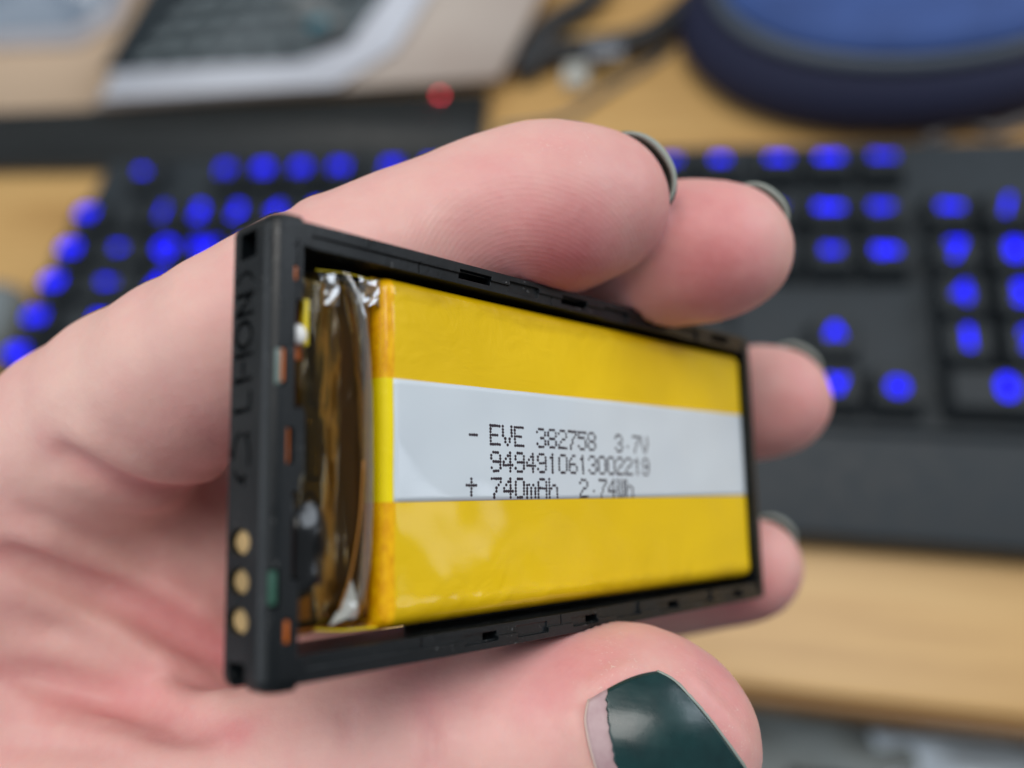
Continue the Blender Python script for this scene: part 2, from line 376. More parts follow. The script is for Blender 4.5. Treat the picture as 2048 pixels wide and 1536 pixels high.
q=on_plane(1210,95,18); rbox('plug_pins',q[0]-9,q[0]+9,q[1]-5,q[1]+4,14,18,1.5,mat('grey_metal',(0.3,0.33,0.38),0.3,0.7),pl)
cb=tube('thin_cable',smooth_path([wp(1000,260,2),wp(1120,240,2),wp(1200,190,2),wp(1280,140,2),wp(1340,100,2)],6),1.6,M_gband); tag(cb,'thin dark cable running over the wooden desk','cable')
cb=tube('grey_cable',smooth_path([wp(1850,282,3),wp(1930,252,3),wp(1990,262,3),wp(2060,240,3),wp(2150,250,3)],6),2.4,mat('grey_rubber',(0.12,0.11,0.11),0.5)); tag(cb,'short grey cable behind the right end of the keyboard','cable')
q=on_plane(-20,640,10); mo=empty('grey_mouse'); tag(mo,'grey rounded object left of the keyboard at the photo edge','mouse')
bm=bmesh.new(); bmesh.ops.create_uvsphere(bm,u_segments=24,v_segments=14,radius=1)
for v_ in bm.verts: v_.co=Vector((q[0]-8+v_.co.x*20,q[1]+v_.co.y*26,max(0.2,v_.co.z*20)))
bm_obj('mouse_shell',bm,mat('grey_shell',(0.22,0.26,0.28),0.5),mo,True)
# clothes under the desk edge
def cloth(name,label,cat,q,z,sx_,sy_,hgt,m,seed):
    V=[];nn=28
    for i in range(nn):
        for j in range(nn):
            u=i/(nn-1)*2-1; v=j/(nn-1)*2-1; r=min(1,math.hypot(u,v)); h=hgt*(1-r**2.4)*(0.8+0.4*mn_noise(u*2+seed,v*2)); 
            V.append((q[0]+u*sx_*(1+.1*mn_noise(v*2,seed)),q[1]+v*sy_,z-hgt+h+4*mn_noise(u*5+seed,v*5)))
    o=mk(name,V,grid_faces(nn,nn),m,None,True); md=o.modifiers.new('t','SOLIDIFY'); md.thickness=0.003; tag(o,label,cat); return o
def mn_noise(a,b):
    from mathutils import noise
    return noise.noise(Vector((a,b,0.3)))
cloth('white_cloth','crumpled white cloth below the desk edge at the lower right','cloth',(386,-121),-24,46,34,20,mat('white_cotton',(0.68,0.78,0.88),0.8),1.0)
cloth('grey_cloth','grey cloth below the desk edge right of the thumb','cloth',(330,-104),-42,60,42,18,mat('grey_cotton',(0.24,0.27,0.27),0.8),5.0)
cloth('black_garment','black garment fold below the desk between the grey and white cloths','garment',(334,-130),-26,24,26,18,mat('black_cotton',(0.010,0.008,0.010),0.8),9.0)
cloth('red_cloth','small dark red cloth fold beside the white cloth','cloth',(349,-114),-27,6,9,8,mat('red_cotton',(0.20,0.01,0.03),0.8),3.0)

# ------------------------------------------------------------------ battery pack (local mm: x length, y width, z out of the open face)
RB = rod([-0.147336439,0.812734314,-0.0387931322]); TB = np.array([-16.8578471,-20.9499354,-57.7887932])
bat = empty('battery_pack'); tag(bat, 'yellow lithium cell with printed white band in an open black frame held by fingers', 'battery')
Rw = RW@RB; tw = c2w(TB)
bat.matrix_world = Matrix([list(Rw[i])+[tw[i]*MM] for i in range(3)]+[[0,0,0,1]])

def bool_cut(bm_main, bm_cut, bev=0.0, name='frame'):
    for b in (bm_main,bm_cut): bmesh.ops.recalc_face_normals(b, faces=b.faces)
    a = bm_obj(name, bm_main, M_frame, None, s=1); c = bm_obj('cut', bm_cut, M_frame, None, s=1)
    md = a.modifiers.new('b','BOOLEAN'); md.operation='DIFFERENCE'; md.solver='EXACT'; md.use_self=True; md.object=c
    if bev:
        bv = a.modifiers.new('v','BEVEL'); bv.width=bev; bv.segments=2; bv.limit_method='ANGLE'; bv.angle_limit=math.radians(40)
    me = eval_mesh(a); bpy.data.objects.remove(a); bpy.data.objects.remove(c)
    me.name = name
    for v_ in me.vertices: v_.co *= MM
    return me
def prism_x(bm, pts_yz, x0, x1):
    a=[bm.verts.new((x0,y,z)) for y,z in pts_yz]; b=[bm.verts.new((x1,y,z)) for y,z in pts_yz]; n_=len(a)
    for i in range(n_): bm.faces.new((a[i],a[(i+1)%n_],b[(i+1)%n_],b[i]))
    bm.faces.new(a[::-1]); bm.faces.new(b)
def prism_z(bm, pts, z0, z1):
    a=[bm.verts.new((x,y,z0)) for x,y in pts]; b=[bm.verts.new((x,y,z1)) for x,y in pts]; n_=len(a)
    for i in range(n_): bm.faces.new((a[i],a[(i+1)%n_],b[(i+1)%n_],b[i]))
    bm.faces.new(a[::-1]); bm.faces.new(b)

# end bar: profile in x-z extruded along y, rounded front-left corner
bm = bmesh.new()
prof=[(2.6,0.0),(1.0,0.0),(0.62,-0.10),(0.30,-0.32),(0.1,-0.65),(0.0,-1.1),(0.0,-5.6),(0.25,-6.0),(2.6,-6.0)]
ys=[-0.38,-0.1,0.5,33.5,34.1,34.38]; ins=[0.5,0.16,0,0,0.16,0.5]
rows=[]
for y,i_ in zip(ys,ins):
    rows.append([bm.verts.new((x if x>2.5 else x+i_*(1 if x<1.2 else 0), y, z-(i_*0.8 if z>-3 else -i_*0.3))) for x,z in prof])
n_=len(prof)
for a,b in zip(rows,rows[1:]):
    for i in range(n_): bm.faces.new((a[i],a[(i+1)%n_],b[(i+1)%n_],b[i]))
bm.faces.new(rows[0][::-1]); bm.faces.new(rows[-1])
cut = bmesh.new()
box(cut, 0.62,2.05, 2.6,31.0, -5.3,-0.55)                       # hollow behind the face
for cy in (10.0,7.2,4.42):                                       # contact openings
    pts=[(cy+0.98*math.cos(q)*(1), -3.8+1.45*math.sin(q)) for q in np.linspace(0,2*math.pi,20,endpoint=False)]
    prism_x(cut, pts, -0.5, 0.9)
box(cut,-0.5,1.9, 31.25,33.35,-4.6,-2.3); box(cut,-0.5,1.9,-0.5,1.55,-4.9,-2.6)
box(cut,0.45,1.25,21.2,24.0,-1.2,0.5); box(cut,1.45,2.0,15.5,18.2,-1.2,0.5); box(cut,0.30,1.05,5.5,8.2,-1.2,0.5)
box(cut,1.45,2.0,2.9,4.7,-1.2,0.5); box(cut,1.85,2.2,29.2,30.4,-1.2,0.5)
box(cut,2.02,3.2,19.6,27.8,-3.8,0.5); box(cut,1.98,3.2,7.2,13.6,-3.8,0.5)   # cut-backs of the inner edge
box(cut,2.08,2.2,27.9,32.5,-0.25,0.5); box(cut,1.75,2.12,31.9,32.02,-0.2,0.5)
# engraved lettering reads up the end face: letter tops point to -z
def glyph(segs, y0, hw=0.19):
    for (u0,v0,u1,v1) in segs:                                   # u along +y, v up the letter
        p=np.array([y0+u0, -2.75-v0]); q=np.array([y0+u1, -2.75-v1]); d=q-p; L=np.linalg.norm(d); d=d/L; nn=np.array([-d[1],d[0]])*hw
        prism_x(cut,[tuple(p-d*hw+nn),tuple(p-d*hw-nn),tuple(q+d*hw-nn),tuple(q+d*hw+nn)][::-1],-0.3,0.56)
H=2.2
glyph([(0,0,0,H),(0,0,1.3,0)],19.6); glyph([(0,0,0,H)],21.9); glyph([(0,H/2,.7,H/2)],22.5); glyph([(0,0,0,H)],23.8)
og=[(1.05+1.0*math.cos(q),H/2+1.1*math.sin(q)) for q in np.linspace(0,2*math.pi,13)]
glyph([(*og[i],*og[i+1]) for i in range(12)],24.3); glyph([(0,0,0,H),(0,H,1.5,0),(1.5,0,1.5,H)],26.95)
ar=[(-.2+1.2*math.cos(q),H/2+1.25*math.sin(q)) for q in np.linspace(-1.1,1.1,6)]
glyph([(*ar[i],*ar[i+1]) for i in range(5)],29.2,0.13)
for k in range(3):                                               # chasing arrows mark
    a0=k*2.094+0.2; pp=[(16.2+1.75*math.cos(a0+t), 1.1+1.15*math.sin(a0+t)) for t in (0,.45,.9,1.35)]
    glyph([(*pp[i],*pp[i+1]) for i in range(3)],0,0.17)
    e=pp[-1]; glyph([(e[0],e[1],e[0]+.55*math.cos(a0+.6),e[1]+.5*math.sin(a0+.6)),(e[0],e[1],e[0]-.1*math.cos(a0),e[1]-.1*math.sin(a0))],0,0.14)
o = mesh_obj('end_bar', bool_cut(bm,cut,0.05,'end_bar'), bat, M_frame)
bm = bmesh.new(); prism_z(bm,[(2.605,14.4),(2.605,19.9),(2.95,19.4),(2.95,14.9)],-2.5,-0.06); bm_obj('retaining_tab', bm, M_frame, bat)

def rail(top):
    s = (lambda y: 34-y) if top else (lambda y: y)
    def bx(b,x0,x1,y0,y1,z0,z1):
        a,c = sorted((s(y0),s(y1))); box(b,x0,x1,a,c,z0,z1)
    bm = bmesh.new(); cut = bmesh.new()
    bx(bm,2.6,70.8,0.03,1.95,-5.95,-0.05)
    bx(cut,3.4,70.9,1.0,2.5,-0.28,0.5)                            # step of the inner ledge
    bx(cut,14.2,14.3,0.9,2.5,-0.4,0.5)
    for a in (18.9,33.2,48.0,62.6):
        bx(cut,a,a+4.0,0.62,1.42,-0.62,0.5); bx(cut,a+(0.0 if top else 2.6),a+4.0,0.72,1.42,-2.2,0.5)
    bx(cut,25.4,29.6,0.55,1.5,-0.42,0.5); bx(cut,40.2,44.6,0.7,2.5,-0.5,0.5); bx(cut,55.2,59.4,0.7,2.5,-0.5,0.5)
    bx(cut,31.6,31.7,0.9,2.5,-0.5,0.5)
    me = bool_cut(bm,cut,0.06,'side_rail'); return mesh_obj('side_rail', me, bat, M_frame)
rail(True); rail(False)
rbox('gap_darkening_sheet', 2.7,70.8, 3.1,33.9,-5.93,-5.6,0.05,M_frame_dark,bat); rbox('gap_darkening_sheet', 17,70.8, 1.9,3.05,-5.93,-5.6,0.05,M_frame_dark,bat)  # sheets added behind the open frame to keep the gaps round the cell dark
rbox('far_end_wall', 70.85,72.0, 0.1,33.9, -5.95,-0.02, 0.25, M_frame, bat)

# inside the end bar
rbox('contact_board', 1.02,1.5, 2.75,30.85,-5.2,-0.75, 0.04, M_pcb, bat)
for cy in (10.0,7.2,4.42):
    bm=bmesh.new(); prism_x(bm,[(cy+0.90*math.cos(q),-3.75+1.36*math.sin(q)) for q in np.linspace(0,2*math.pi,20,endpoint=False)],0.42,1.015)
    bmesh.ops.recalc_face_normals(bm,faces=bm.faces); bm_obj('gold_contact', bm, M_gold, bat)
M_wpcb = mat('pale_green_lacquer',(0.16,0.22,0.20),0.3)
rbox('lacquered_board_edge', 0.50,0.93, 21.3,23.9,-0.9,-0.12,0.04,M_wpcb,bat)
rbox('orange_tape_window', 0.95,1.18, 21.5,23.9,-0.9,-0.10,0.03,M_orange,bat)
rbox('green_board_window', 0.36,0.96, 5.7,8.0,-0.9,-0.25,0.04,M_pcb,bat)
rbox('orange_tape_window', 1.47,1.68, 15.6,18.1,-0.9,-0.12,0.03,M_orange,bat)
rbox('orange_tape_window', 1.48,1.92, 3.0,4.5,-0.9,-0.12,0.03,M_orange,bat)
rbox('orange_tape_window', 1.88,2.15, 29.3,30.3,-0.9,-0.12,0.03,M_orange,bat)
bm=bmesh.new(); box(bm,1.56,1.72,2.8,30.7,-5.0,-0.66); o=bm_obj('flex_strip', bm, M_orange, bat); tag(o,'orange flexible strip behind the slots of the end bar')
rbox('amber_pad', 1.82,2.0, 28.9,30.6,-4,-0.6,0.03,M_orange,bat)

# --- the pouch cell
def sd_round(u, a, b, r):                     # 0..1 falloff used for the pillow edges
    return np.clip((u-a)/r,0,1)*np.clip((b-u)/r,0,1)
X0,X1,Y0,Y1,ZF = 10.75,70.8,2.65,31.65,-0.85
def cell_front(x,y):
    e = 1.25
    dx = np.minimum(np.clip((x-X0)/e,0,1), np.clip((X1-x)/0.9,0,1)); dy = np.minimum(np.clip((y-Y0)/1.15,0,1), np.clip((Y1-y)/1.15,0,1))
    q = np.hypot(1-dx,1-dy); q=np.clip(q,0,1)
    base = -1.5*(1-np.sqrt(np.clip(1-q*q,0,1)))
    pil = 0.28*np.sin(np.pi*np.clip((x-X0)/(X1-X0),0,1))**.6*np.sin(np.pi*np.clip((y-Y0)/(Y1-Y0),0,1))**.7
    wv = 0.025*np.sin(x*.9+y*.35)*np.sin(y*.55+1)+0.02*np.sin(x*.33-y*.8)
    rim = np.exp(-((np.minimum(y-Y0,Y1-y)-1.6)/.35)**2)*0.05*(1+np.sin(x*2.1)*.6+np.sin(x*5.3)*.3)
    return ZF+base+pil+wv*np.minimum(dx,dy)+rim*dx
def end_spaced(a,b,n_,e):
    t=np.linspace(0,1,n_); core=np.linspace(a+e,b-e,n_); k=np.linspace(0,1,9)
    ed=e*(1-np.cos(k*math.pi/2))
    return np.unique(np.r_[a+ed, core, b-ed])
xs=end_spaced(X0,X1,110,1.6); ysn=end_spaced(Y0,Y1,70,1.6)
XX,YY=np.meshgrid(xs,ysn,indexing='ij'); ZZ=cell_front(XX,YY)
nu,nv=XX.shape; V=np.stack([XX,YY,ZZ],-1).reshape(-1,3).tolist(); F=[tuple(f) for f in grid_faces(nu,nv)]
def border(nu,nv):
    return [i*nv for i in range(nu)]+[(nu-1)*nv+j for j in range(1,nv)]+[i*nv+nv-1 for i in range(nu-2,-1,-1)]+[j for j in range(nv-2,0,-1)]
bd=border(nu,nv); prev=bd
for z_,o_ in ((-3.0,0.02),(-4.6,-0.05),(-5.4,-0.5)):
    cur=[]
    for k in bd:
        x,y,_=V[k]; cur.append(len(V)); V.append((np.clip(x,X0-o_,X1+o_) if o_<0 else x+(-o_ if x<30 else o_), np.clip(y,Y0-o_,Y1+o_), z_))
    for i in range(len(bd)):
        j=(i+1)%len(bd); F.append((prev[j],prev[i],cur[i],cur[j]))
    prev=cur
F.append(tuple(prev))
o = mk('pouch_cell', V, F, M_yellow, bat, True); bmx=bmesh.new(); bmx.from_mesh(o.data); bmesh.ops.recalc_face_normals(bmx,faces=bmx.faces); bmx.to_mesh(o.data); bmx.free(); o.data.shade_smooth()
# white band
def patch(name, x0,x1,ylo,yhi,lift,m,nx=120,ny=24,parent=bat, front=cell_front):
    V=[]; 
    for x in np.linspace(x0,x1,nx):
        a,b=ylo(x),yhi(x)
        for y in np.linspace(a,b,ny): V.append((x,y,float(front(x,y))+lift))
    F=[f for f in grid_faces(nx,ny)]
    o=mk(name,V,F,m,parent,True); md=o.modifiers.new('t','SOLIDIFY'); md.thickness=0.03*MM; md.offset=-1
    return o
lab_lo=lambda x: 12.72+(x-12)*0.006; lab_hi=lambda x: 22.85+(x-12)*0.012
patch('white_band', 11.85,70.2, lab_lo, lab_hi, 0.045, M_label)
M_print.name='print_ink'

# --- dot matrix print
FONT={'E':"11111 10000 10000 11110 10000 10000 11111",'V':"10001 10001 10001 10001 01010 01010 00100",
'3':"01110 10001 00001 00110 00001 10001 01110",'8':"01110 10001 10001 01110 10001 10001 01110",'2':"01110 10001 00001 00110 01000 10000 11111",
'7':"11111 00001 00010 00100 00100 01000 01000",'5':"11111 10000 11110 00001 00001 10001 01110",'9':"01110 10001 10001 01111 00001 10001 01110",
'4':"00010 00110 01010 10010 11111 00010 00010",'1':"00100 01100 00100 00100 00100 00100 00100",'0':"01110 10001 10001 10001 10001 10001 01110",
'6':"00110 01000 10000 11110 10001 10001 01110",'.':"00000 00000 00000 00000 00100 00000 00000",'m':"00000 00000 11010 10101 10101 10101 10101",
'A':"01110 10001 10001 11111 10001 10001 10001",'h':"10000 10000 10110 11001 10001 10001 10001",'W':"10101 10101 10101 10101 10101 10101 01010",
'-':"00000 00000 00000 01111 00000 00000 00000",'+':"00000 00100 00100 11111 00100 00100 00100",' ':"00000 "*7}
def print_line(txt, x0, ytop, pitch=1.575, dx=0.285, dy=0.285, name='printed_line'):
    V=[];F=[]
    for ci,ch in enumerate(txt):
        for r_,rw in enumerate(FONT[ch].split()):
            for c_,b in enumerate(rw):
                if b!='1': continue
                cx=x0+ci*pitch+c_*dx+rng.normal(0,.008); cy=ytop-r_*dy+rng.normal(0,.012); rr=0.148*rng.uniform(.9,1.1); k=len(V)
                for q in range(8):
                    x=cx+rr*1.12*math.cos(q*math.pi/4); y=cy+rr*math.sin(q*math.pi/4); V.append((x,y,float(cell_front(x,y))+0.062))
                F.append(tuple(range(k,k+8)))
    return mk(name,V,F,M_print,bat)
print_line('EVE 382758  3.7V',22.95,19.55); print_line('9494910613002219',22.95,17.12); print_line('740mAh  2.74Wh',22.95,14.72)
print_line('-',20.05,19.45,name='minus_mark'); print_line('+',19.85,14.95,name='plus_mark')

# --- protection circuit end, wrapped in amber film
M_terr = mat('brown_wrapped_foil', (0.16,0.085,0.025), 0.3); n=N(M_terr)
n.col(n.ramp(n.noise(150,3,vec=n.map((2,.35,1)),dist=0.6),[(0.3,(0.035,0.03,0.011)),(0.5,(0.065,0.04,0.013)),(0.75,(0.12,0.066,0.018))])); n.bump(n.noise(200,3,vec=n.map((2,.5,1))),0.0002,0.6)
M_oliv = mat('dark_olive_board', (0.03,0.035,0.018), 0.25); n=N(M_oliv)
n.col(n.ramp(n.noise(200,3,vec=n.map((1.5,.4,1)),dist=0.6),[(0.35,(0.010,0.014,0.008)),(0.6,(0.022,0.024,0.009)),(0.8,(0.05,0.045,0.016))])); n.bump(n.noise(300,3),0.00015,0.5)
def hf(name,x0,x1,y0,y1,fz,m,nx=30,ny=80,thick=0.06):
    V=[];
    for x in np.linspace(x0,x1,nx):
        for y in np.linspace(y0,y1,ny): V.append((x,y,fz(x,y)))
    o=mk(name,V,grid_faces(nx,ny),m,bat,True); md=o.modifiers.new('t','SOLIDIFY'); md.thickness=thick*MM; return o
def nz(x,y,s,seed=0.0):
    from mathutils import noise
    return noise.noise(Vector((x*s+seed,y*s-seed,seed)))
rbox('foil_terrace', 6.9,10.7, 3.4,30.6,-5.2,-3.0,0.4,M_terr,bat)
bm=bmesh.new(); vs_=box(bm,3.1,6.9,3.6,29.6,-5.3,-2.7); bevel(bm,0.5,3); bm_obj('protection_board', bm, M_oliv, bat, True)
bm=bmesh.new(); bmesh.ops.create_uvsphere(bm,u_segments=28,v_segments=18,radius=1)
for v_ in bm.verts:
    c_=v_.co; v_.co=Vector((4.35+math.copysign(abs(c_.x)**.8,c_.x)*1.75, 9.7+math.copysign(abs(c_.y)**.85,c_.y)*3.9+0.25*math.sin(c_.x*5), -2.0+c_.z*1.15+0.15*math.sin(c_.y*6)))
bm_obj('black_component', bm, M_black, bat, True)
rbox('dark_component', 5.0,6.7, 20.2,28.0,-3.0,-1.9,0.5,M_oliv,bat,seg=4)
rbox('dark_component', 4.3,6.0, 14.4,19.4,-3.0,-2.0,0.5,M_oliv,bat,seg=4)
M_brass=plastic_mat('brass_tab',(0.45,0.30,0.08),0.3)
rbox('brass_component', 3.2,4.9, 4.1,6.4,-3.0,-1.9,0.15,M_brass,bat)
M_yst=mat('bright_yellow_tape',(0.85,0.66,0.01),0.3)
rbox('yellow_tape_strip', 3.35,3.8, 24.6,28.2,-3.0,-0.95,0.1,M_yst,bat)
bm=bmesh.new(); bmesh.ops.create_uvsphere(bm,u_segments=20,v_segments=12,radius=1)
for v_ in bm.verts: v_.co=Vector((2.85+v_.co.x*0.72, 25.35+v_.co.y*0.80, -0.95+v_.co.z*0.5))
bm_obj('solder_blob', bm, M_tin, bat, True)
rbox('orange_tape_corner', 2.15,3.6, 23.5,24.75,-2.2,-1.5,0.1,M_orange,bat)
rbox('black_lead', 2.25,3.5, 6.8,13.4,-3.6,-1.5,0.5,M_black,bat,seg=4)
rbox('orange_tape_edge', 2.02,2.3, 6.9,11.2,-3.4,-0.8,0.08,M_orange,bat)
def film_z(x,y):
    t=(x-2.9)/(10.6-2.9)
    z=-1.35-0.55*math.sin(t*math.pi*1.0)**2*0.6 + 0.35*math.exp(-((x-5.3)/1.0)**2)+0.45*math.exp(-((x-(8.85-0.010*(y-12)**2*0.5))/0.55)**2)
    z+=0.25*nz(x,y*.25,.6,3.1)+0.12*nz(x,y*.16,1.5,9.7)+0.04*nz(x,y*.22,3.0,1.7)
    z-=1.6*max(0,(t-0.86)/0.14)**2*0.6 + 0.8*max(0,(0.06-t)/0.06)
    e=min(y-3.0,31.0-y); z-=1.6*max(0,1-e/1.3)**2
    return z
hf('amber_wrapping_film', 2.9,10.65,3.0,31.0,film_z,M_film,60,150,0.03)
# folded clear film: a ridge beside the cell and crumpled corners
pts=smooth_path([(7.2,31.2,-1.3),(7.8,29.8,-0.85),(8.4,27.8,-0.7),(8.95,23,-0.65),(9.15,17,-0.68),(9.1,10,-0.75),(8.7,6.2,-0.85),(8.1,3.8,-1.3)],8)
def ribbon(name,pts,half,tilt,m,fold=0.0,seed=0):
    V=[];F=[];k=5
    for i,p in enumerate(pts):
        for j in range(k):
            u=(j/(k-1)-.5)*2; w_=half*(0.55+0.45*math.sin(math.pi*i/(len(pts)-1)))
            V.append((p[0]+u*w_*math.cos(tilt), p[1], p[2]+u*w_*math.sin(tilt)-fold*u*u+0.07*nz(p[1],u,.9,seed+j*.1)))
    F=grid_faces(len(pts),k)
    return mk(name,V,F,m,bat,True)
ribbon('film_fold',pts,0.55,0.9,M_clear,0.25,2)
ribbon('film_fold',[(p[0]+.75,p[1],p[2]-.25) for p in pts],0.42,-0.7,M_clear,0.3,5)
ribbon('film_fold',[(p[0]-.55,p[1],p[2]-.15) for p in pts[4:-6]],0.25,0.5,M_film,0.2,8)
def crumple(name,x0,x1,y0,y1,z,amp,m,seed,nn=9):
    r=np.random.default_rng(seed); V=[]
    for i in range(nn):
        for j in range(nn):
            V.append((x0+(x1-x0)*(i/(nn-1))+r.normal(0,.1), y0+(y1-y0)*(j/(nn-1))+r.normal(0,.1), z+r.normal(0,amp)))
    return mk(name,V,grid_faces(nn,nn),m,bat,False)
M_whitef=film_mat('clear_film_white_glint',(0.9,0.9,0.85),0.1,2.5,(0.8,0.82,0.75),0.45,0.6)  # clear film; its bright highlights are put into a white haze colour
mk('creased_film',[(6.1,3.6,-1.3),(7.3,4.0,-0.95),(8.9,3.9,-1.35),(8.4,5.0,-0.85),(7.4,5.4,-1.25),(7.9,6.9,-1.0),(8.3,6.2,-1.3),(6.9,4.6,-1.35)],[(0,1,7),(1,4,7),(1,3,4),(1,2,3),(3,5,4),(3,6,5)],M_whitef,bat)
tube('amber_fold_line',smooth_path([(8.8,16.0,-0.75),(8.5,11.5,-0.8),(7.8,7.5,-0.9),(6.9,4.6,-1.2)],6),0.07,mat('amber_edge',(0.36,0.15,0.02),0.3),bat,6)
crumple('crumpled_film',5.0,6.8,28.2,30.6,-1.4,0.06,M_clear,5,5)
crumple('crumpled_film',8.7,10.8,28.9,31.0,-1.35,0.06,M_clear,8,5)
crumple('crumpled_film',11.2,12.6,2.75,3.3,-2.3,0.06,M_film,11,6)
tube('amber_film_edge',smooth_path([(5.0,3.4,-2.2),(8.0,3.0,-2.1),(11.0,2.9,-2.1),(14.5,2.75,-2.3)],6),0.09,M_yst,bat,6)
tube('amber_film_edge',smooth_path([(5.0,31.0,-2.0),(8.0,31.2,-1.8),(12.0,31.2,-2.0),(20.0,31.25,-2.3),(34.0,31.3,-2.6)],6),0.07,M_yst,bat,6)

# ------------------------------------------------------------------ the hand: one signed-distance body, meshed with surface nets (camera-oriented mm while building)
def catmull(pts, n=4):
    P=np.array(pts,float); P=np.vstack([2*P[0]-P[1],P,2*P[-1]-P[-2]]); out=[]
    for i in range(1,len(P)-2):
        a,b,c,d=P[i-1:i+3]
        for k in range(n):
            t=k/n; out.append(.5*((2*b)+(-a+c)*t+(2*a-5*b+4*c-d)*t*t+(-a+3*b-3*c+d)*t**3))
    out.append(P[-2]); return np.array(out,dtype=np.float32)
def K(*rows):                                  # joints given by sight line, depth and radius
    return catmull([np.r_[pc(a,b,z),r] for a,b,z,r in rows],3)
CHAIN = {
 'index': K((-40,1130,102,13.5),(190,880,95,11.3),(480,688,85,9.3),(700,560,86,8.6),(905,470,88,8.3),(1080,424,89,9.0),(1195,408,91,7.6)),
 'middle':K((200,1100,124,12.5),(520,860,116,10.5),(900,660,112,9),(1130,590,106,8.2),(1300,520,101,8.2),(1420,502,99,7.9),(1465,500,99,6.6)),
 'ring':  K((380,1130,146,12),(700,950,146,10),(1080,850,143,8.8),(1300,830,134,8.2),(1440,812,127,8.0),(1530,803,124,7.9),(1560,800,123,6.8)),
 'pinky': K((560,1180,165,11),(800,1130,160,8.8),(1090,1170,146,7.6),(1280,1180,133,7.2),(1400,1160,127,7.2),(1490,1140,122,6.9),(1510,1130,121,6.2)),
 'thumb': K((-150,1800,98,16),(120,1730,90,13.8),(400,1650,85,12.0),(700,1555,83,10.4),(930,1500,83,9.5),(1150,1470,83.5,10.0),(1270,1462,83.5,9.8),(1335,1485,83.5,8.9)),
}
PALM = [K((-80,1290,108,16),(160,1170,107,14.5),(330,1120,109,13.5),(520,1110,114,12)), K((-80,1470,106,17),(160,1370,106,15),(360,1310,109,13.5),(560,1290,116,12)),K((-40,1130,104,14),(-160,1500,112,19)), K((200,1120,126,15),(-60,1480,130,22)), K((380,1150,148,14),(60,1500,150,22)),
        K((560,1190,166,12),(180,1560,166,20)), K((-150,1800,100,18),(-120,1450,112,20),(60,1250,116,15)),
        K((-60,1480,130,24),(-500,2100,150,28),(-1000,2900,170,30)), K((60,1500,150,22),(-400,2200,165,26),(-900,3000,180,28))]
def chain_d(P, ch):
    d=None
    for a,b in zip(ch[:-1],ch[1:]):
        ab=b[:3]-a[:3]; t=np.clip(((P-a[:3])@ab)/(ab@ab+1e-9),0,1).astype(np.float32)
        w_=(P-a[:3])-t[...,None]*ab; q=np.sqrt(w_[...,0]**2+w_[...,1]**2+w_[...,2]**2)-(a[3]+(b[3]-a[3])*t)
        d=q if d is None else smin(d,q,1.0)
    return d
def smin(a,b,k):
    h=np.maximum(k-np.abs(a-b),0)/k; return np.minimum(a,b)-h*h*k*.25
RBT=RB.T
def box_d(P):
    q=(P-TB)@RBT.T
    c=np.array([36,17,-3.0]); h=np.array([36,17,3.0])-0.4
    e=np.abs(q-c)-h
    return np.sqrt((np.maximum(e,0)**2).sum(-1))+np.minimum(e.max(-1),0)-0.45
CREASES=[]                                     # (polyline, width, depth)
def hand_d(P, creases=True):
    P=P.astype(np.float32)
    palm=None
    for c in PALM:
        q=chain_d(P,c); palm=q if palm is None else smin(palm,q,9.0)
    out=palm
    for k in ('pinky','ring','middle','index'):
        f=chain_d(P,CHAIN[k])
        # smooth where finger meets palm, tight between fingers
        fk=smin(palm,f,9.0); out=smin(out,fk,1.2)
    th=chain_d(P,CHAIN['thumb']); out=smin(out,smin(palm,th,12.0),6.0)
    out=out+0.10*np.sin(P[...,0]*.55+1)*np.sin(P[...,1]*.6)*np.sin(P[...,2]*.5)
    if creases and CREASES:
        shp=out.shape; of=out.reshape(-1); Pf=P.reshape(-1,3); sel=np.nonzero(np.abs(of)<2.6)[0]; P0=P; P=Pf[sel]; o_=of[sel]
        for pl,w_,dp in CREASES:
            m=None; ns_=len(pl)-1; tap=None
            for k_,(a,b) in enumerate(zip(pl[:-1],pl[1:])):
                ab=b-a; t=np.clip(((P-a)@ab)/(ab@ab),0,1); q=(((P-a)-t[...,None]*ab)**2).sum(-1); s_=np.clip(4*np.minimum(k_+t,ns_-k_-t)/ns_,0.0,1)
                if m is None: m,tap=q,s_
                else: tap=np.where(q<m,s_,tap); m=np.minimum(m,q)
            tap=tap*tap*(3-2*tap)
            o_=o_+tap*(dp*np.exp(-m/(w_*w_))-0.35*abs(dp)*(dp>0)*np.exp(-((np.sqrt(m)-2.6*w_)/(1.3*w_))**2))
        of[sel]=o_; out=of.reshape(shp); P=P0
    return np.maximum(out,-box_d(P))
def march(px,py,z0=55.0,z1=200.0):
    px=np.atleast_1d(np.asarray(px,float)); py=np.atleast_1d(np.asarray(py,float))
    D=np.stack([(px-1024)/FPX,(768-py)/FPX,-np.ones_like(px)],-1); z=np.full(px.shape,z0)
    for _ in range(45):
        d=hand_raw(D*z[:,None]); z=np.clip(z+0.9*d,z0,z1)
    return D*z[:,None]
def hand_raw(P):
    # without the battery cut, so that creases and nails land on skin behind it too
    return hand_nobox(P)
def hand_nobox(P):
    global box_d
    f=box_d; 
    box_d=lambda Q: np.full(Q.shape[:-1],50.0,np.float32)
    try: return hand_d(P,creases=True)
    finally: box_d=f
def crease(pts, w_, dp):
    sp=np.array(smooth_path([(a,b,0) for a,b in pts],5)); h=march(sp[:,0],sp[:,1])
    return (h.astype(np.float32),w_,dp)
